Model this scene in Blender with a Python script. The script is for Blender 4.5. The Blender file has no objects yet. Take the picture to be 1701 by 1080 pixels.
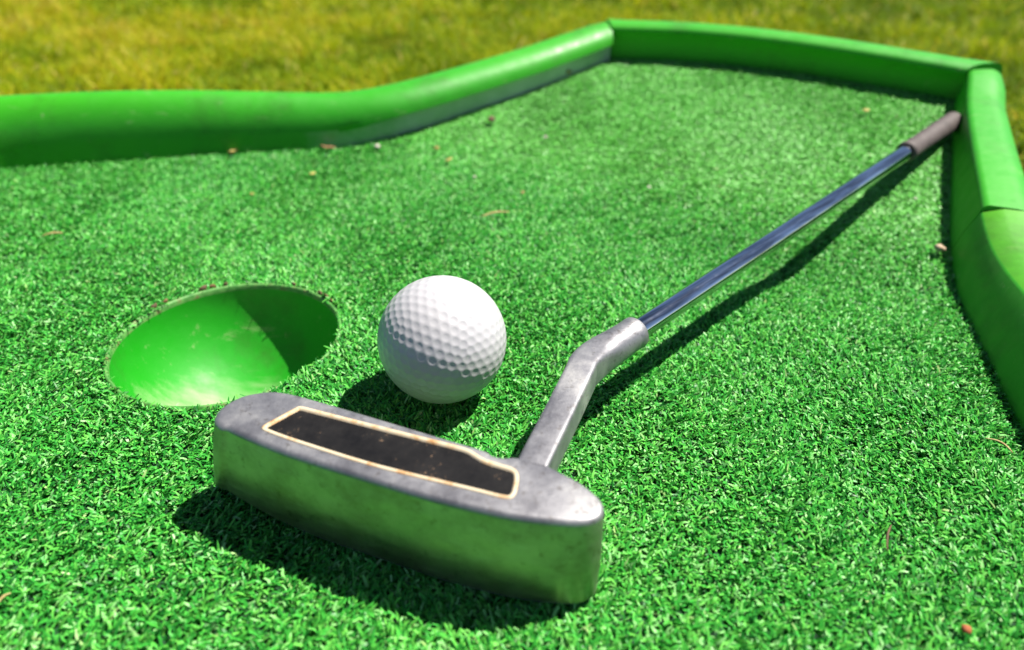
import bpy, bmesh, math, random
import numpy as np
from mathutils import Vector, Matrix, Quaternion
from mathutils.geometry import delaunay_2d_cdt

R_ = math.radians
rng = np.random.default_rng(7)
random.seed(7)
SC = bpy.context.scene
COL = SC.collection

# ------------------------------------------------------------------ camera, light
CAM_H, CAM_F, CAM_T = 0.149, 1150.0, R_(32.4)
cd = bpy.data.cameras.new('camera')
cam = bpy.data.objects.new('camera', cd); COL.objects.link(cam)
cam.location = (0, 0, CAM_H); cam.rotation_euler = (R_(90) - CAM_T, 0, 0)
cd.sensor_width = 36.0; cd.lens = CAM_F / 1701.0 * 36.0
cd.clip_start = 0.005; cd.clip_end = 500
cd.dof.use_dof = True; cd.dof.focus_distance = 0.222; cd.dof.aperture_fstop = 8.2
SC.camera = cam

SUN_AZ, SUN_EL = 20.0, 60.0
sl = bpy.data.lights.new('sun', 'SUN'); sl.energy = 5.0; sl.angle = R_(0.5); sl.color = (1.0, 0.95, 0.86)
sun = bpy.data.objects.new('sun', sl); COL.objects.link(sun)
ca, ce = math.cos(R_(SUN_AZ)), math.cos(R_(SUN_EL))
sun.rotation_euler = Vector((-ce * ca, -ce * math.sin(R_(SUN_AZ)), -math.sin(R_(SUN_EL)))).to_track_quat('-Z', 'Y').to_euler()

W = bpy.data.worlds.new('World'); SC.world = W; W.use_nodes = True
nt = W.node_tree
sky = nt.nodes.new('ShaderNodeTexSky'); sky.sky_type = 'NISHITA'; sky.sun_disc = False
sky.sun_elevation = R_(SUN_EL); sky.sun_rotation = R_(90 - SUN_AZ)
sky.air_density = 0.7; sky.dust_density = 0.4; sky.altitude = 600
nt.links.new(sky.outputs[0], nt.nodes['Background'].inputs[0])
nt.nodes['Background'].inputs[1].default_value = 0.05
SC.view_settings.view_transform = 'Standard'; SC.view_settings.look = 'None'
SC.view_settings.gamma = 1; SC.view_settings.exposure = 1.06
SC.cycles.max_bounces = 8; SC.cycles.diffuse_bounces = 1

# ------------------------------------------------------------------ the lie of the ground
UX, UY, U0, SLOPE = 0.5, 0.866, 0.348, 0.20
BASE = -0.003                      # backing sheet of the turf; tips of the pile reach about z = 0

def gz(x, y):
    u = UX * x + UY * y
    d = u - U0
    return SLOPE * (np.sqrt(d * d + 0.012 ** 2) + d) / 2 - 0.0065 * np.exp(-((u - 0.318) / 0.032) ** 2 - ((UY * x - UX * y + 0.02) / 0.075) ** 2)

def ray(px, py):
    x = (px - 850.5) / CAM_F; y = -(py - 540) / CAM_F
    return Vector((x, math.cos(CAM_T) + y * math.sin(CAM_T), -math.sin(CAM_T) + y * math.cos(CAM_T)))

def at(px, py, off=0.0):
    """point of the course surface (plus off) seen at that pixel of the photograph"""
    d = ray(px, py); lo = 0.05
    o = Vector((0, 0, CAM_H)); t = lo
    while t < 3:
        p = o + d * t
        if p.z < gz(p.x, p.y) + off:
            break
        t += 0.001
    a, b = t - 0.001, t
    for _ in range(20):
        m = (a + b) / 2; p = o + d * m
        if p.z < gz(p.x, p.y) + off: b = m
        else: a = m
    return o + d * b

def atz(px, py, z):
    d = ray(px, py)
    return Vector((0, 0, CAM_H)) + d * ((z - CAM_H) / d.z)

# ------------------------------------------------------------------ helpers
def tag(o, label=None, cat=None, group=None, kind=None):
    if label: o['label'] = label
    if cat: o['category'] = cat
    if group: o['group'] = group
    if kind: o['kind'] = kind
    return o

def link(name, me, mat, parent=None, smooth=True):
    o = bpy.data.objects.new(name, me); COL.objects.link(o)
    if mat: me.materials.append(mat)
    if smooth:
        me.polygons.foreach_set('use_smooth', [True] * len(me.polygons))
    if parent: o.parent = parent
    return o

def mesh(name, verts, faces, mat, parent=None, smooth=True):
    me = bpy.data.meshes.new(name)
    me.from_pydata([tuple(v) for v in verts], [], faces); me.update()
    return link(name, me, mat, parent, smooth)

def mesh_np(name, V, Q, mat, tint=None, smooth=True):
    me = bpy.data.meshes.new(name)
    me.vertices.add(len(V)); me.vertices.foreach_set('co', V.astype(np.float32).ravel())
    me.loops.add(Q.size); me.loops.foreach_set('vertex_index', Q.astype(np.int32).ravel())
    me.polygons.add(len(Q)); me.polygons.foreach_set('loop_start', np.arange(0, Q.size, Q.shape[1], dtype=np.int32))
    if smooth: me.polygons.foreach_set('use_smooth', np.ones(len(Q), dtype=bool))
    me.update(calc_edges=True)
    if tint is not None:
        a = me.attributes.new('tint', 'FLOAT', 'POINT'); a.data.foreach_set('value', tint.astype(np.float32))
    o = bpy.data.objects.new(name, me); COL.objects.link(o); me.materials.append(mat)
    return o

def empty(name, loc):
    o = bpy.data.objects.new(name, None); COL.objects.link(o); o.location = loc
    o.empty_display_size = 0.02
    return o

class Mat:
    def __init__(s, name):
        s.m = bpy.data.materials.new(name); s.m.use_nodes = True
        s.t = s.m.node_tree; s.b = s.t.nodes['Principled BSDF']
        s.tc = s.t.nodes.new('ShaderNodeTexCoord')
    def n(s, typ, **kw):
        x = s.t.nodes.new(typ)
        for k, v in kw.items():
            if k in x.inputs: x.inputs[k].default_value = v
            else: setattr(x, k, v)
        return x
    def l(s, a, b): s.t.links.new(a, b)
    def noise(s, scale, detail=4, rough=0.55, vec=None, dist=0.0):
        x = s.n('ShaderNodeTexNoise', Scale=scale, Detail=detail, Roughness=rough, Distortion=dist)
        s.l(vec or s.tc.outputs['Object'], x.inputs['Vector'])
        return x.outputs['Fac']
    def ramp(s, fac, stops):
        r = s.n('ShaderNodeValToRGB'); e = r.color_ramp.elements
        while len(e) < len(stops): e.new(0.5)
        for el, (p, c) in zip(e, stops):
            el.position = p; el.color = (c[0], c[1], c[2], 1) if not isinstance(c, (int, float)) else (c, c, c, 1)
        s.l(fac, r.inputs[0]); return r.outputs[0]
    def mix(s, fac, a, b):
        x = s.n('ShaderNodeMix', data_type='RGBA')
        for v, i in ((fac, 0), (a, 6), (b, 7)):
            if hasattr(v, 'node'): s.l(v, x.inputs[i])
            elif i == 0: x.inputs[0].default_value = v
            else: x.inputs[i].default_value = (v[0], v[1], v[2], 1)
        return x.outputs[2]
    def bump(s, h, strength, dist):
        x = s.n('ShaderNodeBump', Strength=strength, Distance=dist)
        s.l(h, x.inputs['Height']); s.l(x.outputs[0], s.b.inputs['Normal']); return x
    def set(s, **kw):
        for k, v in kw.items():
            k = k.replace('_', ' ')
            i = s.b.inputs[k]
            if hasattr(v, 'node'): s.l(v, i)
            elif isinstance(v, tuple): i.default_value = (v[0], v[1], v[2], 1)
            else: i.default_value = v
        return s

# ------------------------------------------------------------------ materials
def m_fibre(name, stops, rough, spec, trans=0.25):
    m = Mat(name)
    a = m.n('ShaderNodeAttribute', attribute_name='tint')
    c = m.ramp(a.outputs['Fac'], stops)
    m.set(Base_Color=c, Roughness=rough)
    m.b.inputs['Specular IOR Level'].default_value = spec
    tr = m.n('ShaderNodeBsdfTranslucent'); m.l(c, tr.inputs[0])
    mx = m.n('ShaderNodeMixShader', Fac=trans)
    m.l(m.b.outputs[0], mx.inputs[1]); m.l(tr.outputs[0], mx.inputs[2])
    m.l(mx.outputs[0], m.t.nodes['Material Output'].inputs[0])
    return m.m

M_TURF = m_fibre('turf_fibre', [(0, (0.006, 0.11, 0.013)), (0.45, (0.046, 0.37, 0.040)), (0.8, (0.15, 0.54, 0.075)),
                                (0.93, (0.27, 0.61, 0.21)), (1, (0.38, 0.44, 0.14))], 0.42, 0.26, 0.14)
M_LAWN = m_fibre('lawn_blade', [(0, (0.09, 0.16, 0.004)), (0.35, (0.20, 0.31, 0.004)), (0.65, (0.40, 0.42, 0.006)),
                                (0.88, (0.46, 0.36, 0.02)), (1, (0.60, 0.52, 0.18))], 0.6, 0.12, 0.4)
m = Mat('turf_backing'); m.set(Base_Color=m.ramp(m.noise(400), [(0.3, (0.003, 0.03, 0.008)), (0.7, (0.008, 0.07, 0.016))]), Roughness=0.9); M_BACK = m.m
m = Mat('soil'); m.set(Base_Color=m.ramp(m.noise(14, 6), [(0.3, (0.035, 0.05, 0.004)), (0.7, (0.10, 0.11, 0.006))]), Roughness=0.95); m.b.inputs['Specular IOR Level'].default_value = 0.0; M_SOIL = m.m

def m_paint(name, base, pale, rough0, st0=0.62):
    m = Mat(name)
    big = m.noise(9, 5); fine = m.noise(120, 6, 0.65)
    c = m.mix(m.ramp(big, [(0.35, 0.0), (0.7, 1.0)]), base, tuple(v * f for v, f in zip(base, (1.5, 1.12, 1.3))))
    # scuffs: stretched thin streaks, and small chips of pale primer
    mp = m.n('ShaderNodeMapping'); mp.inputs['Scale'].default_value = (40, 190, 160); mp.inputs['Rotation'].default_value = (0.1, 0.2, 0.5)
    m.l(m.tc.outputs['Object'], mp.inputs[0])
    st = m.noise(1.0, 5, 0.7, mp.outputs[0])
    c = m.mix(m.ramp(st, [(st0, 0.0), (st0 + 0.14, 0.5)]), c, pale)
    c = m.mix(m.ramp(fine, [(0.66, 0.0), (0.73, 0.6)]), c, pale)
    dirt = m.noise(26, 6, 0.7)
    c = m.mix(m.ramp(dirt, [(0.52, 0.0), (0.76, 0.55)]), c, (0.030, 0.075, 0.010))
    sx = m.n('ShaderNodeSeparateXYZ'); m.l(m.tc.outputs['Object'], sx.inputs[0])
    mr = m.n('ShaderNodeMapRange'); mr.inputs[1].default_value = -0.31; mr.inputs[2].default_value = -0.20; mr.inputs[3].default_value = -0.08; mr.inputs[4].default_value = 0.10
    m.l(sx.outputs['X'], mr.inputs[0])
    ad = m.n('ShaderNodeMath', operation='ADD'); m.l(m.ramp(fine, [(0.3, rough0), (0.75, rough0 + 0.22)]), ad.inputs[0]); m.l(mr.outputs[0], ad.inputs[1])
    m.set(Base_Color=c, Roughness=ad.outputs[0])
    m.b.inputs['Specular IOR Level'].default_value = 0.35
    m.bump(m.noise(38, 5), 0.22, 0.002)
    return m.m
M_PAINT = m_paint('green_gloss_paint', (0.026, 0.29, 0.010), (0.25, 0.38, 0.15), 0.30)
M_CUP = m_paint('cup_paint', (0.008, 0.26, 0.006), (0.27, 0.38, 0.16), 0.36, 0.61)
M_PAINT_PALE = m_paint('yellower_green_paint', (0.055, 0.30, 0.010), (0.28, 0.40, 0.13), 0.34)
def wear_bowl(mat):
    # pale rubbed patch on the floor of the bowl where balls land, broken up by noise
    t = mat.node_tree; b = t.nodes['Principled BSDF']; old = b.inputs['Base Color'].links[0].from_socket
    tc = t.nodes.new('ShaderNodeTexCoord'); sub = t.nodes.new('ShaderNodeVectorMath'); sub.operation = 'DISTANCE'
    t.links.new(tc.outputs['Object'], sub.inputs[0]); sub.inputs[1].default_value = (-0.006, -0.016, 0.006)
    no = t.nodes.new('ShaderNodeTexNoise'); no.inputs['Scale'].default_value = 110; no.inputs['Detail'].default_value = 6; no.inputs['Roughness'].default_value = 0.7
    mp = t.nodes.new('ShaderNodeMapping'); mp.inputs['Scale'].default_value = (0.35, 1.6, 1); mp.inputs['Rotation'].default_value = (0, 0, -0.35)
    t.links.new(tc.outputs['Object'], mp.inputs[0]); t.links.new(mp.outputs[0], no.inputs['Vector'])
    ma = t.nodes.new('ShaderNodeMath'); ma.operation = 'MULTIPLY_ADD'; t.links.new(no.outputs['Fac'], ma.inputs[0]); ma.inputs[1].default_value = -0.030
    t.links.new(sub.outputs['Value'], ma.inputs[2])
    rp = t.nodes.new('ShaderNodeValToRGB'); e = rp.color_ramp.elements
    e[0].position = -0.0; e[0].color = (0.75, 0.75, 0.75, 1); e[1].position = 0.022; e[1].color = (0, 0, 0, 1)
    t.links.new(ma.outputs[0], rp.inputs[0])
    mx = t.nodes.new('ShaderNodeMix'); mx.data_type = 'RGBA'; t.links.new(rp.outputs[0], mx.inputs[0]); t.links.new(old, mx.inputs[6])
    mx.inputs[7].default_value = (0.46, 0.48, 0.31, 1); t.links.new(mx.outputs[2], b.inputs['Base Color'])
wear_bowl(M_CUP)
m = Mat('cup_lip'); m.set(Base_Color=m.ramp(m.noise(260, 5), [(0.35, (0.03, 0.17, 0.02)), (0.55, (0.10, 0.28, 0.06)), (0.72, (0.16, 0.11, 0.05))]), Roughness=0.6); M_LIP = m.m

m = Mat('faded_paint')
fd = m.noise(30, 6, 0.7)
sx = m.n('ShaderNodeSeparateXYZ'); m.l(m.tc.outputs['Object'], sx.inputs[0])
wx = m.n('ShaderNodeMath', operation='MULTIPLY_ADD'); m.l(fd, wx.inputs[0]); wx.inputs[1].default_value = 0.10; m.l(sx.outputs['X'], wx.inputs[2])
mr = m.n('ShaderNodeMapRange'); mr.inputs[1].default_value = -0.09; mr.inputs[2].default_value = -0.02; m.l(wx.outputs[0], mr.inputs[0])
m.set(Base_Color=m.mix(mr.outputs[0], (0.032, 0.30, 0.015), m.ramp(fd, [(0.3, (0.26, 0.40, 0.22)), (0.6, (0.42, 0.50, 0.38)), (0.8, (0.52, 0.56, 0.48))])), Roughness=0.32); M_FADED = m.m

m = Mat('golf_ball_cover')
m.set(Base_Color=m.mix(m.ramp(m.noise(90, 5), [(0.5, 0.0), (0.8, 0.25)]), (0.435, 0.425, 0.445), (0.35, 0.34, 0.325)), Roughness=0.33)
m.b.inputs['Subsurface Weight'].default_value = 0.0
M_BALL = m.m

m = Mat('satin_cast_metal')
cl = m.noise(55, 6, 0.7); fi = m.noise(420, 4, 0.7)
c = m.ramp(cl, [(0.30, (0.17, 0.165, 0.18)), (0.5, (0.29, 0.285, 0.30)), (0.72, (0.45, 0.44, 0.43))])
c = m.mix(m.ramp(fi, [(0.56, 0.0), (0.72, 0.7)]), c, (0.10, 0.085, 0.075))
m.set(Base_Color=c, Metallic=0.8, Roughness=m.ramp(cl, [(0.3, 0.42), (0.7, 0.6)]))
m.bump(m.noise(900, 4, 0.7), 0.25, 0.0003)
M_METAL = m.m

m = Mat('brushed_sole_metal')
mp = m.n('ShaderNodeMapping'); mp.inputs['Scale'].default_value = (90, 90, 500); m.l(m.tc.outputs['Object'], mp.inputs[0])
br = m.noise(1.0, 5, 0.65, mp.outputs[0]); cl = m.noise(60, 6, 0.7)
c = m.ramp(cl, [(0.30, (0.26, 0.24, 0.19)), (0.6, (0.48, 0.455, 0.39))])
c = m.mix(m.ramp(m.noise(300, 6, 0.75), [(0.56, 0.0), (0.70, 0.65)]), c, (0.13, 0.11, 0.07))
c = m.mix(m.ramp(br, [(0.60, 0.0), (0.72, 0.5)]), c, (0.62, 0.60, 0.54))
m.set(Base_Color=c, Metallic=1.0, Roughness=m.ramp(br, [(0.3, 0.36), (0.7, 0.5)]))
m.bump(br, 0.12, 0.0003)
M_SOLE = m.m

m = Mat('black_insert')
sp = m.noise(520, 4, 0.75); cl = m.noise(110, 5, 0.7)
c = m.ramp(cl, [(0.35, (0.004, 0.004, 0.005)), (0.7, (0.015, 0.014, 0.014))])
pr = m.n('ShaderNodeMath', operation='MULTIPLY'); m.l(sp, pr.inputs[0]); m.l(m.ramp(cl, [(0.35, 0.75), (0.65, 1.1)]), pr.inputs[1])
c = m.mix(m.ramp(pr.outputs[0], [(0.60, 0.0), (0.68, 0.8)]), c, (0.20, 0.13, 0.08))
m.set(Base_Color=c, Roughness=0.62); m.b.inputs['Specular IOR Level'].default_value = 0.12; m.bump(sp, 0.3, 0.0003); M_INS = m.m

m = Mat('worn_insert_border')
c = m.ramp(m.noise(240, 5, 0.7), [(0.28, (0.28, 0.09, 0.02)), (0.38, (0.48, 0.28, 0.12)), (0.52, (0.55, 0.46, 0.32))])
m.set(Base_Color=c, Roughness=0.5); M_BORDER = m.m

m = Mat('chrome')
fi = m.noise(330, 5, 0.75); cl = m.noise(40, 4)
mp = m.n('ShaderNodeMapping'); mp.vector_type = 'TEXTURE'; mp.inputs['Rotation'].default_value = (0, -0.04, 0.735); mp.inputs['Scale'].default_value = (0.05, 0.0022, 0.0022)
m.l(m.tc.outputs['Object'], mp.inputs[0])
dark_streak = m.ramp(m.noise(1.0, 5, 0.6, mp.outputs[0]), [(0.44, 0.0), (0.60, 0.75)])  # dark lengthwise streaks mixed into the chrome colour
m.set(Base_Color=m.mix(m.ramp(fi, [(0.66, 0.0), (0.74, 0.5)]), m.mix(dark_streak, (0.66, 0.68, 0.71), (0.12, 0.12, 0.135)), (0.16, 0.14, 0.12)), Metallic=1.0,
      Roughness=m.ramp(fi, [(0.4, 0.06), (0.75, 0.14)]))
m.bump(m.noise(160, 3), 0.03, 0.0003); M_CHROME = m.m
m = Mat('grip_rubber')
m.set(Base_Color=m.ramp(m.noise(150, 6, 0.7), [(0.3, (0.05, 0.038, 0.036)), (0.7, (0.10, 0.078, 0.074))]), Roughness=0.7)
m.bump(m.noise(700, 4), 0.4, 0.0005); M_GRIP = m.m

def m_plain(name, a, b, scale=400, rough=0.8):
    m = Mat(name); m.set(Base_Color=m.ramp(m.noise(scale, 4), [(0.35, a), (0.65, b)]), Roughness=rough); return m.m
M_STRAW = m_plain('straw', (0.286, 0.204, 0.068), (0.422, 0.340, 0.150))
M_TWIG = m_plain('twig', (0.068, 0.041, 0.020), (0.136, 0.082, 0.041))
M_STONE = m_plain('pebble', (0.340, 0.231, 0.136), (0.476, 0.374, 0.272))
M_RUST = m_plain('crumb', (0.272, 0.068, 0.020), (0.374, 0.122, 0.041))
M_LEAF = m_plain('dry_leaf', (0.306, 0.245, 0.054), (0.408, 0.340, 0.109))
M_BROWN = m_plain('brown_leaf', (0.109, 0.054, 0.020), (0.224, 0.116, 0.048))
M_WHITE = m_plain('pale_chip', (0.422, 0.394, 0.313), (0.510, 0.490, 0.422))

# ------------------------------------------------------------------ border wall (plan traced on the course surface)
def base_pt(px, py): return at(px, py)
LEFT = [Vector((-0.66, -0.62, 0)), Vector((-0.56, -0.05, 0)), Vector((-0.45, 0.22, 0)), Vector((-0.392, 0.345, 0)), Vector((-0.352, 0.400, 0))] + [base_pt(*p) for p in ((0, 277), (123, 268), (309, 256), (470, 247), (545, 243), (585, 238), (640, 226), (700, 209), (800, 175), (900, 140), (1013, 94))]
FAR = [LEFT[-1]] + [base_pt(*p) for p in ((1120, 97), (1200, 103), (1300, 115), (1400, 130), (1500, 147), (1590, 163))]
RIGHT = [FAR[-1]] + [base_pt(*p) for p in ((1585, 255), (1583, 340), (1582, 410), (1592, 475), (1606, 512), (1656, 620), (1708, 720))]
dn = (RIGHT[-1] - RIGHT[-4]).normalized()
RIGHT += [RIGHT[-1] + dn * 0.09, RIGHT[-1] + dn * 0.35, RIGHT[-1] + dn * 0.8]

def resample(pts, step=0.006, smooth=2):
    out = [pts[0]]
    for a, b in zip(pts, pts[1:]):
        n = max(1, int((b - a).length / step))
        out += [a.lerp(b, (k + 1) / n) for k in range(n)]
    for _ in range(smooth):
        out = [out[0]] + [(p + q * 2 + r) / 4 for p, q, r in zip(out, out[1:], out[2:])] + [out[-1]]
    return out
LEFT_S, FAR_S, RIGHT_S = resample(LEFT, smooth=10), resample(FAR, smooth=8), resample(RIGHT, smooth=6)

def normals(pts):          # outward normals (course lies on the right hand of the walk)
    N = []
    for k in range(len(pts)):
        a = pts[max(0, k - 1)]; b = pts[min(len(pts) - 1, k + 1)]
        t = b - a; N.append(Vector((-t.y, t.x, 0)).normalized())
    return N

def loft(name, pts, prof, parent, start_n=None, end_n=None, mat=None):
    """prof(k/n) -> list of (outward offset, height); start_n / end_n are mitre vectors"""
    N = normals(pts); n = len(pts)
    if start_n: N[0] = start_n
    if end_n: N[-1] = end_n
    V, F = [], []
    for k, (p, nn) in enumerate(zip(pts, N)):
        g = gz(p.x, p.y)
        for off, z in prof(k / (n - 1), p):
            V.append(Vector((p.x + nn.x * off, p.y + nn.y * off, (g + z) if z > -0.01 else z)))
    c = len(V) // n
    for k in range(n - 1):
        for j in range(c - 1):
            a = k * c + j; F.append((a, a + 1, a + c + 1, a + c))
    F.append(tuple(range(c))); F.append(tuple(range((n - 1) * c, n * c))[::-1])
    o = mesh(name, V, F, mat or M_PAINT, parent)
    bm = bmesh.new(); bm.from_mesh(o.data); bmesh.ops.recalc_face_normals(bm, faces=bm.faces); bm.to_mesh(o.data); bm.free()
    o.data.polygons.foreach_set('use_smooth', [len(p.vertices) == 4 for p in o.data.polygons])
    md = o.modifiers.new('sharp', 'EDGE_SPLIT'); md.split_angle = R_(50)
    return o

def mark_faded(o):
    o.data.materials.append(M_FADED)
    me = o.data
    for p in me.polygons:
        c = p.center
        if len(p.vertices) == 4 and c.x > -0.17 and abs(p.normal.z) < 0.3:
            if c.z - gz(c.x, c.y) < 0.0112 and p.normal.x * 0.5 - p.normal.y * 0.86 > 0.3: p.material_index = 1

def mitre(n1, n2):
    b = (n1 + n2).normalized(); return b / max(0.3, b.dot(n1))

def arc(cx, cz, rx, rz, a0, a1, n):
    return [(cx + rx * math.cos(R_(a0 + (a1 - a0) * k / n)), cz + rz * math.sin(R_(a0 + (a1 - a0) * k / n))) for k in range(n + 1)]

def prof_left(t, p):
    # low smooth roll near the left, a bulged lip over a recessed face beyond the bend
    w = min(1, max(0, (p.x + 0.13) / 0.06)); w = w * w * (3 - 2 * w)
    far = min(1, max(0, (p.y - 0.46) / 0.12))
    h = float(np.interp(p.x, [-0.40, -0.31, -0.27, -0.24, -0.21, -0.18, -0.15, -0.125, -0.10, -0.08, -0.03, 0.03, 0.10], [0.0375, 0.0385, 0.0382, 0.0374, 0.0360, 0.0341, 0.0320, 0.0302, 0.0287, 0.0278, 0.0256, 0.0236, 0.0215]))
    wd = 0.032 - 0.004 * far
    b = 0.0055 * w
    zf = h * (0.30 + 0.12 * w)
    pr = [(0.0, -0.006), (0.0, zf * 0.5), (0.0, zf - 0.0012)]
    pr += arc(wd * 0.5 - b / 2, zf + 0.0008, wd * 0.5 + b / 2, h - zf, 180, 0, 14)
    pr += [(wd, zf * 0.3), (wd + 0.001, -0.05)]
    return pr

def prof_far(t, p):
    h = 0.0245 - 0.0040 * t; wd = 0.021
    pr = [(0.004, -0.006), (0.003, h * 0.3), (0.0, h - 0.0055)]
    pr += arc(0.0105, h - 0.0052, 0.0110, 0.0052, 180, 90, 9) + arc(wd - 0.006, h - 0.005, 0.006, 0.005, 90, 0, 6)
    pr += [(wd, 0.0), (wd + 0.001, -0.05)]
    return pr

def right_h(p): return float(np.interp(p.y, [0.1, 0.22, 0.30, 0.42, 0.48], [0.0255, 0.0250, 0.0225, 0.0155, 0.0190]))
def right_lean(p): return float(np.interp(p.y, [0.24, 0.32, 0.40], [0.28, 0.22, 0.06])) * right_h(p)
def prof_right(t, p):
    far = min(1, max(0, (p.y - 0.22) / 0.2))
    h = right_h(p); wd = 0.036 - 0.012 * far; ln = right_lean(p)          # the inner face leans outwards
    pr = [(-0.0015, -0.006), (ln * 0.4, h * 0.4), (ln, h - 0.0040)]
    pr += arc(ln + 0.0034, h - 0.0033, 0.0034, 0.0033, 175, 92, 6) + arc(wd - 0.012, h - 0.012, 0.012, 0.012, 90, 0, 8)
    pr += [(wd, 0.0), (wd + 0.001, -0.05)]
    return pr

wall = empty('border_wall', (0.05, 0.42, 0))
tag(wall, 'glossy green painted kerb with rolled rim around the putting lane', 'border wall')
nl, nf, nr = normals(LEFT_S), normals(FAR_S), normals(RIGHT_S)
m1, m2 = mitre(nl[-2], nf[1]), mitre(nf[-2], nr[1])
def section(*a, label=None, **k):
    o = loft(*a, **k); o.matrix_parent_inverse = Matrix.Translation(wall.location).inverted()
    if label: o['label'] = label
    return o
mark_faded(section('wall_section', LEFT_S, prof_left, wall, end_n=m1, label='long rounded left section with a bend and a faded foot'))
section('wall_section', FAR_S, prof_far, wall, start_n=m1, end_n=m2, label='short end section with a dark shaded face')
ks = min(range(len(RIGHT_S)), key=lambda k: (RIGHT_S[k] - at(1568, 405)).length)
section('wall_section', RIGHT_S[:ks + 1], prof_right, wall, start_n=m2, label='right section beside the putter grip')
gap = [p - (RIGHT_S[ks] - RIGHT_S[ks + 1]) * 0.0 for p in RIGHT_S[ks:]]
gap[0] = gap[0].lerp(gap[1], 0.10)
def prof_near(t, p):
    h = right_h(p) + 0.0004; wd = 0.050; ln = right_lean(p)
    pr = [(-0.0015, -0.006), (ln * 0.4, h * 0.4), (ln, h - 0.0045), (ln + 0.0008, h - 0.0034), (ln + 0.0075, h - 0.0014), (ln + 0.009, h - 0.0010), (ln + 0.017, h - 0.0008)]
    return pr + arc(wd - 0.014, h - 0.0128, 0.014, 0.012, 90, 0, 8) + [(wd, 0.0), (wd + 0.001, -0.05)]
near = section('wall_section', gap, prof_near, wall, label='nearest right section with a yellower top and a joint at its far end')
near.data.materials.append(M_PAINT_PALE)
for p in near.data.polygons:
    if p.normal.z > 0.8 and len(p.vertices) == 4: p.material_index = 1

# ------------------------------------------------------------------ putting surface
HOLE_C, HOLE_R = Vector((-0.1125, 0.2285)), 0.0432
poly = LEFT_S[::2] + FAR_S[1::2] + RIGHT_S[1::2]
PN = normals(poly)
outer = [Vector((p.x + n.x * 0.006, p.y + n.y * 0.006)) for p, n in zip(poly, PN)]
outer += [Vector((-0.1, -0.64)), Vector((-0.6, -0.64))]
def inside(poly, X, Y):
    c = np.zeros(X.shape, bool); n = len(poly)
    for k in range(n):
        a, b = poly[k], poly[(k + 1) % n]
        if a.y == b.y: continue
        cond = ((a.y > Y) != (b.y > Y)) & (X < (b.x - a.x) * (Y - a.y) / (b.y - a.y) + a.x)
        c ^= cond
    return c
CLOSE = [Vector((p.x, p.y)) for p in poly] + outer[-2:]
gx, gy = np.meshgrid(np.arange(-0.7, 0.4, 0.014), np.arange(-0.6, 0.7, 0.014))
gx, gy = gx.ravel(), gy.ravel()
ok = inside(CLOSE, gx, gy) & (np.hypot(gx - HOLE_C.x, gy - HOLE_C.y) > HOLE_R + 0.006)
ring = [HOLE_C + Vector((math.cos(a), math.sin(a))) * HOLE_R for a in np.linspace(0, 2 * math.pi, 97)[:-1]]
vs = outer + ring + [Vector((a, b)) for a, b in zip(gx[ok], gy[ok])]
no = len(outer)
ed = [(k, (k + 1) % no) for k in range(no)] + [(no + k, no + (k + 1) % 96) for k in range(96)]
cv, ce_, cf, *_ = delaunay_2d_cdt(vs, ed, [], 1, 1e-6)
fs = []
for f in cf:
    c = sum((cv[i] for i in f), Vector((0, 0))) / len(f)
    if (c - HOLE_C).length > HOLE_R * 0.998: fs.append(tuple(f))
surf = mesh('putting_surface', [(v.x, v.y, gz(v.x, v.y) + BASE) for v in cv], fs, M_BACK)
tag(surf, 'flat green putting lane rising into a ramp', 'turf', kind='structure')

# ---- pile
def ribbons(X, Y, Z, L, Wd, az, e0, e1, twist, segs, curl, taper=0.55):
    n = len(X)
    P = np.stack([X, Y, Z], 1); pts = [P.copy()]
    for k in range(segs):
        t = (k + 0.5) / segs
        el = e0 + (e1 - e0) * t; a = az + curl * (t - 0.3)
        d = np.stack([np.cos(el) * np.cos(a), np.cos(el) * np.sin(a), np.sin(el)], 1)
        P = P + d * (L / segs)[:, None]; pts.append(P.copy())
    V = np.empty((n, segs + 1, 2, 3))
    for k in range(segs + 1):
        t = k / segs; a = az + curl * (t - 0.3)
        sd = np.stack([-np.sin(a), np.cos(a), np.zeros(n)], 1)
        tw = twist * (0.4 + t)
        el = e0 + (e1 - e0) * t
        nn = np.stack([-np.sin(el) * np.cos(a), -np.sin(el) * np.sin(a), np.cos(el)], 1)
        s = sd * np.cos(tw)[:, None] + nn * np.sin(tw)[:, None]
        w = Wd * (1 - (1 - taper) * t ** 2) / 2
        V[:, k, 0] = pts[k] - s * w[:, None]; V[:, k, 1] = pts[k] + s * w[:, None]
    b = np.arange(n)[:, None] * (segs + 1) * 2
    Q = np.concatenate([np.stack([b[:, 0] + 2 * k, b[:, 0] + 2 * k + 1, b[:, 0] + 2 * k + 3, b[:, 0] + 2 * k + 2], 1) for k in range(segs)])
    return V.reshape(-1, 3), Q

def wob(x, y, f, s):
    r = np.random.default_rng(s); v = np.zeros_like(x)
    for _ in range(6):
        a = r.uniform(0, 6.28); ff = f * r.uniform(0.6, 1.7)
        v += np.sin(ff * (x * np.cos(a) + y * np.sin(a)) + r.uniform(0, 6.28))
    return v / 6 ** 0.5

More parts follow.
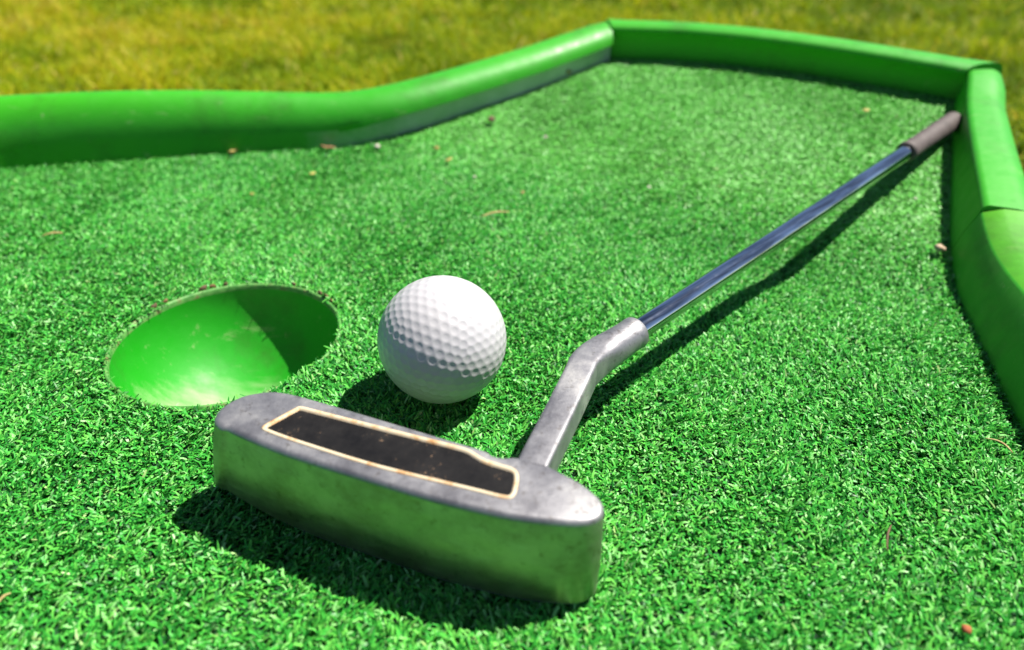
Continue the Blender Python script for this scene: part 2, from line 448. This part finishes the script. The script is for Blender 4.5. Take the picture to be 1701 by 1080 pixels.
HEAD_BOX = None
def scatter(dens, x0, x1, y0, y1, test):
    n = int(dens * (x1 - x0) * (y1 - y0) * 1e6)
    X, Y = rng.uniform(x0, x1, n), rng.uniform(y0, y1, n)
    k = test(X, Y); X, Y = X[k], Y[k]
    k = inside(CLOSE, X, Y); return X[k], Y[k]
def clear(X, Y): return np.hypot(X - HOLE_C.x, Y - HOLE_C.y) > HOLE_R + 0.0006
view = lambda X, Y: (np.abs(X) < 0.09 + 0.95 * np.maximum(Y, 0.0)) & (Y > 0.055) & clear(X, Y)
bands = [(1.6, -0.36, 0.22, 0.055, 0.27, view, 1.12), (1.5, -0.42, 0.30, 0.27, 0.36, view, 0.95), (1.7, -0.50, 0.34, 0.36, 0.70, view, 0.9),
         (0.6, -0.7, 0.25, -0.12, 0.62, lambda X, Y: ~view(X, Y) & clear(X, Y), 1.7)]
VV, QQ, TT = [], [], []; nv = 0
for dens, x0, x1, y0, y1, test, k in bands:
    X, Y = scatter(dens, x0, x1, y0, y1, test)
    n = len(X)
    az = rng.uniform(0, 2 * np.pi, n)
    lean = 0.6 + 1.3 * wob(X, Y, 55, 3)
    az = np.where(rng.random(n) < 0.5, lean + rng.normal(0, 0.7, n), az)
    hgt = 1 + 0.16 * wob(X, Y, 240, 5)
    L = rng.uniform(0.0027, 0.0045, n) * hgt * (0.9 + 0.1 * k)
    Wd = rng.uniform(0.00048, 0.00085, n) * k
    on_ramp = np.clip((UX * X + UY * Y - 0.33) / 0.06, 0, 1)        # on the ramp the pile lies flatter and is paler
    e0 = rng.uniform(0.75, 1.5, n) * (1 - 0.45 * on_ramp); e1 = rng.uniform(-0.75, 0.75, n) * (1 - 0.7 * on_ramp)
    V, Q = ribbons(X, Y, gz(X, Y) + BASE, L, Wd, az, e0, e1, rng.normal(0, 0.5, n), 3, rng.normal(0, 1.5, n))
    t = np.clip(0.48 + 0.26 * rng.normal(size=n) * (1 - 0.6 * on_ramp) + 0.04 * wob(X, Y, 30, 9) + 0.30 * on_ramp, 0.02, 0.9)
    r = rng.random(n); t = np.where(r > 0.96, rng.uniform(0.86, 0.975, n), t)
    VV.append(V); QQ.append(Q + nv); TT.append(np.repeat(t, 8)); nv += len(V)
pile = mesh_np('artificial_grass', np.concatenate(VV), np.concatenate(QQ), M_TURF, np.concatenate(TT))
tag(pile, 'short curly green artificial grass pile covering the lane', 'artificial grass', kind='stuff')

# ------------------------------------------------------------------ hole cup
prof = [(HOLE_R + 0.0012, -0.0030), (HOLE_R + 0.0008, -0.0016), (HOLE_R + 0.0001, -0.0014), (HOLE_R - 0.0005, -0.0022), (HOLE_R - 0.0006, -0.004)]
cup_root = empty('hole_cup', (HOLE_C.x, HOLE_C.y, -0.045))
tag(cup_root, 'bright green scuffed bowl sunk in the turf as the hole', 'hole cup')
def lathe(name, prof, mat, parent, n=96):
    V, F = [], []
    for r, z in prof:
        for k in range(n):
            a = 2 * math.pi * k / n; V.append((r * math.cos(a), r * math.sin(a), z + 0.045))
    for j in range(len(prof) - 1):
        for k in range(n):
            F.append((j * n + k, j * n + (k + 1) % n, (j + 1) * n + (k + 1) % n, (j + 1) * n + k))
    return mesh(name, V, F, mat, parent)
bowl = [((HOLE_R - 0.0006) * math.cos(a), -0.004 - 0.040 * math.sin(a)) for a in np.linspace(0, math.pi / 2 - 0.01, 30)]
lathe('bowl', bowl, M_CUP, cup_root)
lathe('lip', prof, M_LIP, cup_root)

# ------------------------------------------------------------------ golf ball
BR = 0.02135
def geodesic(fq):
    t = (1 + 5 ** 0.5) / 2
    v = np.array([(-1, t, 0), (1, t, 0), (-1, -t, 0), (1, -t, 0), (0, -1, t), (0, 1, t), (0, -1, -t), (0, 1, -t), (t, 0, -1), (t, 0, 1), (-t, 0, -1), (-t, 0, 1)], float)
    f = [(0, 11, 5), (0, 5, 1), (0, 1, 7), (0, 7, 10), (0, 10, 11), (1, 5, 9), (5, 11, 4), (11, 10, 2), (10, 7, 6), (7, 1, 8), (3, 9, 4), (3, 4, 2), (3, 2, 6), (3, 6, 8), (3, 8, 9), (4, 9, 5), (2, 4, 11), (6, 2, 10), (8, 6, 7), (9, 8, 1)]
    pts = {}
    for a, b, c in f:
        for i in range(fq + 1):
            for j in range(fq + 1 - i):
                p = (v[a] * i + v[b] * j + v[c] * (fq - i - j)); p /= np.linalg.norm(p)
                pts[tuple(np.round(p, 5))] = p
    return np.array(list(pts.values()))
D = geodesic(8)
ball_me = bpy.data.meshes.new('golf_ball')
bm = bmesh.new(); bmesh.ops.create_icosphere(bm, subdivisions=7, radius=1.0); bm.to_mesh(ball_me); bm.free()
n = len(ball_me.vertices); co = np.empty(n * 3, np.float32); ball_me.vertices.foreach_get('co', co); co = co.reshape(-1, 3)
co /= np.linalg.norm(co, axis=1)[:, None]
dmax = np.empty(n)
for k in range(0, n, 20000):
    dmax[k:k + 20000] = (co[k:k + 20000] @ D.T.astype(np.float32)).max(1)
ang = np.arccos(np.clip(dmax, -1, 1)); ra = 0.060
x = np.clip(ang / ra, 0, 1); dep = 0.00018 * (1 - x * x) ** 0.75
co = co * (BR - dep)[:, None]
ball_me.vertices.foreach_set('co', co.astype(np.float32).ravel()); ball_me.update()
ball = link('golf_ball', ball_me, M_BALL)
bz = 0.0213
ball.location = atz(735, 564, bz)
ball.rotation_euler = (R_(38), R_(12), R_(20))
tag(ball, 'white dimpled golf ball resting between the hole and the putter head', 'golf ball')

# ------------------------------------------------------------------ putter
put = empty('putter', (-0.03, 0.13, 0.0))
tag(put, 'worn silver putter lying on the turf with its grip against the right wall', 'putter')
def kid(o):
    o.matrix_parent_inverse = Matrix.Translation(put.location).inverted(); return o
ZT = 0.030
outl_px = [(356, 698), (366, 709), (378, 711), (396, 720), (458, 746), (520, 767), (600, 792), (678, 816), (740, 833), (836, 855), (900, 864), (955, 868), (985, 864), (1001, 853), (1004, 838), (992, 820), (962, 797), (925, 778),
           (905, 768), (862, 757), (835, 757), (818, 753), (804, 745), (744, 727), (700, 714), (600, 684), (520, 661), (485, 652), (455, 648), (425, 651), (400, 657), (375, 670), (360, 684)]
def closed_spline(pts, per=5):
    out = []; n = len(pts)
    for k in range(n):
        p0, p1, p2, p3 = pts[k - 1], pts[k], pts[(k + 1) % n], pts[(k + 2) % n]
        for j in range(per):
            t = j / per
            out.append(0.5 * ((2 * p1) + (p2 - p0) * t + (2 * p0 - 5 * p1 + 4 * p2 - p3) * t * t + (3 * p1 - p0 - 3 * p2 + p3) * t ** 3))
    return out
outl = closed_spline([Vector(atz(*p, ZT)[:2]) for p in outl_px], 4)
def inset(loop, d):
    n = len(loop); out = []
    for k in range(n):
        t = (loop[(k + 1) % n] - loop[k - 1]).normalized()
        out.append(loop[k] + Vector((-t.y, t.x)) * d)      # loop runs counter-clockwise seen from above
    return out
area = sum(a.x * b.y - b.x * a.y for a, b in zip(outl, outl[1:] + outl[:1]))
if area < 0: outl = outl[::-1]
ins_out = [Vector(atz(*p, ZT)[:2]) for p in ((434, 710), (460, 694), (488, 679), (500, 675), (530, 682), (640, 710), (740, 735), (776, 745), (792, 754), (808, 763), (830, 770), (852, 777), (862, 788), (861, 808), (855, 824), (838, 829), (780, 815), (628, 778), (520, 745), (450, 721))]
if sum(a.x * b.y - b.x * a.y for a, b in zip(ins_out, ins_out[1:] + ins_out[:1])) < 0: ins_out = ins_out[::-1]
ins_out = closed_spline(ins_out, 4)
# body: bottom -> side -> rounded shoulder -> flat top with an opening for the insert
RO = 0.0016
V, F = [], []
def add_loop(loop, z):
    i = len(V); V.extend((p.x, p.y, z) for p in loop); return i
nL = len(outl)
cx_ = sum((p.x for p in outl)) / nL
def flare(p, z):             # the toe leans out towards its foot
    w = min(1, max(0, (cx_ - 0.012 - p.x) / 0.035)); k = (ZT - z) / ZT
    return Vector((p.x - 0.006 * w * k, p.y + 0.001 * w * k, z + 0.0055 * w * w * k))      # and its sole curves up
loops = [(inset(outl, 0.004), -0.0012), (inset(outl, 0.0012), -0.0004), (outl, 0.0016), (inset(outl, -0.0004), ZT * 0.5), (outl, ZT - RO)]
for a in (22.5, 45, 67.5, 90):
    loops.append((inset(outl, RO * (1 - math.cos(R_(a)))), ZT - RO + RO * math.sin(R_(a))))
def add_loop3(loop):
    i = len(V); V.extend(tuple(p) for p in loop); return i
idx = [add_loop3([flare(p, z) for p in lp]) for lp, z in loops]
for a, b in zip(idx, idx[1:]):
    for k in range(nL):
        F.append((a + k, a + (k + 1) % nL, b + (k + 1) % nL, b + k))
F.append(tuple(range(idx[0], idx[0] + nL))[::-1])
top_in = [Vector(V[idx[-1] + k][:2]) for k in range(nL)]
hole = ins_out; nH = len(hole)
cv, _, cf, ov, *_ = delaunay_2d_cdt(top_in + hole, [(k, (k + 1) % nL) for k in range(nL)] + [(nL + k, nL + (k + 1) % nH) for k in range(nH)], [], 1, 1e-7)
b0 = len(V); V.extend((p.x, p.y, ZT) for p in cv)
for f in cf:
    c = sum((cv[i] for i in f), Vector((0, 0))) / 3
    if not inside(hole, np.array([c.x]), np.array([c.y]))[0]: F.append(tuple(b0 + i for i in f))
h0 = add_loop(hole, ZT); h1 = add_loop(inset(hole, 0.0002), ZT - 0.0012)
for k in range(nH): F.append((h0 + k, h0 + (k + 1) % nH, h1 + (k + 1) % nH, h1 + k))
head = kid(mesh('head', V, F, M_METAL, put))
bm = bmesh.new(); bm.from_mesh(head.data); bmesh.ops.remove_doubles(bm, verts=bm.verts, dist=1e-6)
bmesh.ops.recalc_face_normals(bm, faces=bm.faces); bm.to_mesh(head.data); bm.free()
head.data.materials.append(M_SOLE)
for p in head.data.polygons:
    p.use_smooth = True
    if abs(p.normal.z) < 0.35 and p.center.z < ZT - RO: p.material_index = 1
md = head.modifiers.new('sharp', 'EDGE_SPLIT'); md.split_angle = R_(40)
# worn border (a thin raised lip inside the opening) and black panel
V, F = [], []
secs = [(0.0001, ZT - 0.0010), (0.0001, ZT + 0.00010), (0.0006, ZT + 0.00025), (0.0011, ZT + 0.0001), (0.0014, ZT - 0.0006)]
idx = [add_loop(inset(hole, d), z) for d, z in secs]
for a, b in zip(idx, idx[1:]):
    for k in range(nH): F.append((a + k, a + (k + 1) % nH, b + (k + 1) % nH, b + k))
kid(mesh('insert_border', V, F, M_BORDER, head)).matrix_parent_inverse = Matrix.Translation(put.location).inverted() @ Matrix.Translation(put.location)
V, F = [], []
il = inset(hole, 0.0008); cv, _, cf, *_ = delaunay_2d_cdt(il, [(k, (k + 1) % nH) for k in range(nH)], [], 1, 1e-7)
add_loop(cv, ZT - 0.0004); F = [tuple(f) for f in cf]
ip = mesh('insert', V, F, M_INS, head, smooth=False)

# neck and hosel: one casting, flat bar turning into a round socket
tip = atz(1057, 551, 0.0243); tip = Vector(tip)
end = at(1583, 201, 0.0052)
sdir = (end - tip).normalized()
c0, c1, c2, c3 = Vector((0.0050, 0.1245, 0.02502)), Vector((0.0060, 0.1275, 0.0250)), Vector((0.0136, 0.1478, 0.0249)), Vector((0.0214, 0.1690, 0.0247))
path = [c0, c1, c2, c2.lerp(c3, 0.82), c3 + Vector((0.0004, 0.0012, 0)), tip - sdir * 0.0205, tip - sdir * 0.013, tip - sdir * 0.0045]
form = [(0.0040, 0.00503, 9), (0.0041, 0.00503, 9), (0.0042, 0.0050, 9), (0.0044, 0.0050, 8), (0.0047, 0.0050, 6), (0.0055, 0.0053, 3.2), (0.0056, 0.0056, 2.2), (0.0054, 0.0054, 2)]
def cr(pts, i, t):
    g = lambda k: pts[max(0, min(len(pts) - 1, k))]
    p0, p1, p2, p3 = g(i - 1), g(i), g(i + 1), g(i + 2)
    return 0.5 * ((2 * p1) + (p2 - p0) * t + (2 * p0 - 5 * p1 + 4 * p2 - p3) * t * t + (3 * p1 - p0 - 3 * p2 + p3) * t ** 3)
ctr, fm = [], []
for i in range(len(path) - 1):
    for j in range(8):
        t = j / 8; ctr.append(cr(path, i, t)); fm.append([a + (b - a) * t for a, b in zip(form[i], form[i + 1])])
ctr.append(path[-1]); fm.append(form[-1])
def tube(name, ctr, fm, mat, parent, n=32, cap=True):
    V, F = [], []
    for k, (c, (a, b, e)) in enumerate(zip(ctr, fm)):
        t = (ctr[min(k + 1, len(ctr) - 1)] - ctr[max(k - 1, 0)]).normalized()
        s = t.cross(Vector((0, 0, 1))).normalized(); u = s.cross(t)
        for q in range(n):
            th = 2 * math.pi * q / n; C, S = math.cos(th), math.sin(th)
            V.append(c + s * (a * math.copysign(abs(C) ** (2 / e), C)) + u * (b * math.copysign(abs(S) ** (2 / e), S)))
    for k in range(len(ctr) - 1):
        for q in range(n):
            F.append((k * n + q, k * n + (q + 1) % n, (k + 1) * n + (q + 1) % n, (k + 1) * n + q))
    if cap:
        F.append(tuple(range(n))[::-1]); F.append(tuple(range((len(ctr) - 1) * n, len(ctr) * n)))
    return mesh(name, V, F, mat, parent)
# rounded end of the socket
for k, (d, r) in enumerate(((-0.0030, 0.0054), (-0.0026, 0.00555), (0.0, 0.00555), (0.0005, 0.0052), (0.0008, 0.0044))):
    ctr.append(tip - sdir * (0.0008 - d)); fm.append([r, r, 2])
neck = kid(tube('neck', ctr, fm, M_METAL, put))
md = neck.modifiers.new('sharp', 'EDGE_SPLIT'); md.split_angle = R_(55)
SR = 0.0036
GL = 0.074
L = (end - tip).length
sh = [tip - sdir * 0.006 + sdir * (L - GL + 0.012) * k / 40 for k in range(41)]
kid(tube('shaft', sh, [[SR + 0.0005 * k / 40, SR + 0.0005 * k / 40, 2] for k in range(41)], M_CHROME, put, 40))
gs = [(0.0, 0.0042), (0.0004, 0.0053), (0.004, 0.0055), (0.0055, 0.0050), (0.02, 0.0051), (0.04, 0.0053), (0.06, 0.0054), (0.071, 0.0054), (0.0733, 0.0054), (0.0744, 0.0038), (0.0749, 0.0012)]
kid(tube('grip', [end - sdir * (GL - d) for d, r in gs], [[r, r, 2] for d, r in gs], M_GRIP, put, 32))

# ------------------------------------------------------------------ lawn
LZ = -0.03
def lawn_h(x, y): return LZ + 0.008 * wob(x, y, 4.5, 21)
rr = [0.0] + list(np.geomspace(0.3, 120, 60))
V = [(0, 1, LZ)]; F = []
for r in rr[1:]:
    for k in range(72):
        a = 2 * math.pi * k / 72; x, y = r * math.cos(a), 1 + r * math.sin(a)
        V.append((x, y, LZ - 0.012 + (0.006 * math.sin(x * 3) * math.cos(y * 2.3) if r < 6 else 0)))
for k in range(72): F.append((0, 1 + k, 1 + (k + 1) % 72))
for j in range(len(rr) - 2):
    for k in range(72):
        a, b = 1 + j * 72 + k, 1 + j * 72 + (k + 1) % 72
        F.append((a, a + 72, b + 72, b))
lawn = mesh('lawn', V, F, M_SOIL); tag(lawn, kind='structure')

wall_out = [Vector((p.x + q.x * 0.036, p.y + q.y * 0.036)) for p, q in zip(poly, PN)] + outer[-2:]
def lawn_pts(n, x0, x1, y0, y1):
    X, Y = rng.uniform(x0, x1, n), rng.uniform(y0, y1, n)
    k = ~inside(wall_out, X, Y); return X[k], Y[k]
VV, QQ, TT = [], [], []; nv = 0
for n, x0, x1, y0, y1, k in ((130000, -1.0, 0.9, 0.3, 1.1, 1.0), (110000, -1.6, 1.6, 1.1, 2.4, 1.4), (40000, -4, 4, 2.4, 7, 3.0)):
    X, Y = lawn_pts(n, x0, x1, y0, y1); n = len(X)
    clump = wob(X, Y, 38, 31); dry = wob(X, Y, 9, 33) + np.clip(-X * 1.2, -0.9, 1.0)  # random dryness, plus warm flare glow put into the colour towards the left
    L = rng.uniform(0.016, 0.036, n) * (1 + 0.30 * clump) * (0.8 + 0.2 * k)
    Wd = rng.uniform(0.0011, 0.0024, n) * k
    V, Q = ribbons(X, Y, np.full(n, LZ - 0.014), L, Wd, rng.uniform(0, 6.28, n), rng.uniform(0.8, 1.5, n), rng.uniform(-0.6, 0.9, n),
                   rng.normal(0, 0.5, n), 3, rng.normal(0, 0.5, n), 0.15)
    t = np.clip(0.35 + 0.18 * dry + 0.14 * clump + 0.16 * rng.normal(size=n), 0.0, 0.88)  # dry also carries the flare glow painted in towards the left
    t = np.clip(t + 0.28 * (wob(X, Y, 48, 41) > 1.25) - 0.22 * (wob(X, Y, 40, 43) > 1.1) + 0.25 * np.clip(-X - 0.25, 0, 0.8) * (Y > 0.8), 0, 0.9)  # last term: more of the flare glow painted into the far left blades
    r = rng.random(n); t = np.where(r > 0.955, rng.uniform(0.88, 1.0, n), t)
    VV.append(V); QQ.append(Q + nv); TT.append(np.repeat(t, 8)); nv += len(V)
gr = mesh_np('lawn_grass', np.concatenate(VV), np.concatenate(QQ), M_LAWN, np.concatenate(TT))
tag(gr, 'sunny olive and straw coloured lawn beyond the green wall', 'lawn grass', kind='stuff')

# ------------------------------------------------------------------ litter on the turf
def crumb(name, px, py, size, mat, label, cat, group=None, squash=0.7):
    bm = bmesh.new(); bmesh.ops.create_icosphere(bm, subdivisions=2, radius=size / 2)
    r = random.Random(int(px * 7 + py))
    for v in bm.verts:
        v.co *= r.uniform(0.78, 1.15); v.co.z *= squash
    me = bpy.data.meshes.new(name); bm.to_mesh(me); bm.free()
    o = link(name, me, mat); o.location = at(px, py, size * 0.3); o.rotation_euler = (r.uniform(-.3, .3), r.uniform(-.3, .3), r.uniform(0, 6))
    return tag(o, label, cat, group)
def straw(name, px, py, px2, py2, rad, bow, mat, label, cat, group=None):
    a, b = at(px, py, 0.0009), at(px2, py2, 0.0009)
    mid = (a + b) / 2; d = b - a; s = Vector((-d.y, d.x, 0)).normalized()
    pts = []
    for k in range(9):
        t = k / 8; p = a.lerp(b, t) + s * bow * math.sin(math.pi * t) * d.length + Vector((0, 0, 0.0006 * math.sin(math.pi * t)))
        pts.append(p - mid)
    o = tube(name, pts, [[rad * (1 - 0.5 * abs(k / 4 - 1)), rad * (1 - 0.5 * abs(k / 4 - 1)) * 0.7, 2] for k in range(9)], mat, None, 8)
    o.location = mid
    return tag(o, label, cat, group)
def flake(name, px, py, size, ang, mat, label, cat, group=None):
    r = random.Random(int(px * 3 + py)); V, F = [], []
    nx, ny = 7, 5
    for sgn in (1, -1):
        for i in range(nx):
            for j in range(ny):
                u, v = i / (nx - 1) * 2 - 1, j / (ny - 1) * 2 - 1
                w = (1 - u * u) ** 0.6 * 0.45 + 0.03
                V.append((u * size / 2, v * w * size / 2 * r.uniform(0.9, 1.1), size * (0.16 * v * v * w + 0.12 * u * u + 0.03 * math.sin(5 * u)) + sgn * size * 0.015))
    nn = nx * ny
    for i in range(nx - 1):
        for j in range(ny - 1):
            a = i * ny + j; F.append((a, a + ny, a + ny + 1, a + 1)); F.append((nn + a, nn + a + 1, nn + a + ny + 1, nn + a + ny))
    edge = [i * ny for i in range(nx)] + [(nx - 1) * ny + j for j in range(1, ny)] + [i * ny + ny - 1 for i in range(nx - 2, -1, -1)] + [j for j in range(ny - 2, 0, -1)]
    for a, b in zip(edge, edge[1:] + edge[:1]): F.append((a, a + nn, b + nn, b))
    o = mesh(name, V, F, mat); o.location = at(px, py, 0.0008); o.rotation_euler = (r.uniform(-.2, .2), r.uniform(-.2, .2), ang)
    return tag(o, label, cat, group)

crumb('pebble', 1561, 412, 0.0050, M_STONE, 'tan round pebble at the foot of the right wall below the grip', 'pebble')
crumb('pebble', 627, 243, 0.0042, M_WHITE, 'pale pebble at the bend of the left wall', 'pebble')
flake('dry_leaf', 545, 246, 0.010, 0.2, M_BROWN, 'curled brown leaf bit at the foot of the left wall beside the pale pebble', 'dry leaf')
flake('dry_leaf', 387, 252, 0.009, 1.2, M_LEAF, 'small tan leaf bit at the foot of the left wall left of the brown one', 'dry leaf')
crumb('seed', 816, 198, 0.0055, M_TWIG, 'dark brown seed on the ramp near the left wall', 'seed')
flake('dry_leaf', 746, 266, 0.006, 0.8, M_LEAF, 'olive yellow leaf scrap lying where the ramp starts above the ball', 'dry leaf')
crumb('crumb', 1605, 1045, 0.0024, M_RUST, 'rust red crumb in the turf at the bottom right corner', 'crumb')
flake('dry_leaf', 1438, 184, 0.006, 0.4, M_LEAF, 'yellow leaf scrap on the ramp near the far corner by the grip', 'dry leaf')
straw('straw', 1636, 728, 1682, 752, 0.0004, 0.16, M_STRAW, 'curved dry straw near the foot of the nearest right wall', 'straw')
straw('twig', 1474, 915, 1481, 872, 0.00035, 0.06, M_TWIG, 'thin dark twig standing out in the turf right of the putter head', 'twig')
straw('straw', 70, 392, 104, 387, 0.0008, 0.05, M_STRAW, 'straw piece lying on the turf left of the hole', 'straw')
straw('straw', 800, 360, 846, 352, 0.0008, 0.08, M_STRAW, 'straw piece on the turf directly above the ball', 'straw')
straw('straw', -3, 1003, 18, 985, 0.0004, 0.05, M_STRAW, 'straw end poking in at the lower left edge of the picture', 'straw')
flake('dry_leaf', 519, 289, 0.005, 1.0, M_LEAF, 'tan leaf crumb between the hole and the left wall', 'dry leaf')
for px, py, s in ((868, 320, .004), (788, 294, .004), (945, 119, .008), (725, 246, .006), (1078, 311, .004), (905, 228, .005), (418, 322, .004), (1520, 330, .003)):
    crumb('grit', px, py, s * 0.6, random.choice((M_WHITE, M_STRAW, M_LEAF)), 'tiny pale grit speck scattered on the turf', 'grit', 'pale specks scattered over the turf')

for deg, sz, mt in ((150, .0024, M_TWIG), (143, .0018, M_BROWN), (122, .0026, M_TWIG), (117, .002, M_BROWN), (110, .0016, M_TWIG), (70, .0016, M_TWIG), (50, .002, M_TWIG), (44, .0024, M_TWIG), (38, .0016, M_BROWN)):
    a = R_(deg); bm = bmesh.new(); bmesh.ops.create_icosphere(bm, subdivisions=2, radius=sz / 2); rd = random.Random(deg)
    for v in bm.verts: v.co *= rd.uniform(0.7, 1.2); v.co.x *= 0.6; v.co.y *= 1.5
    me = bpy.data.meshes.new('crumb'); bm.to_mesh(me); bm.free()
    o = link('crumb', me, mt); o.location = (HOLE_C.x + (HOLE_R + 0.0014) * math.cos(a), HOLE_C.y + (HOLE_R + 0.0014) * math.sin(a), -0.0009); o.rotation_euler = (rd.uniform(-.4, .4), 0, a)
    tag(o, 'tiny brown earth crumb caught at the far edge of the hole', 'crumb', 'earth crumbs along the far edge of the hole')
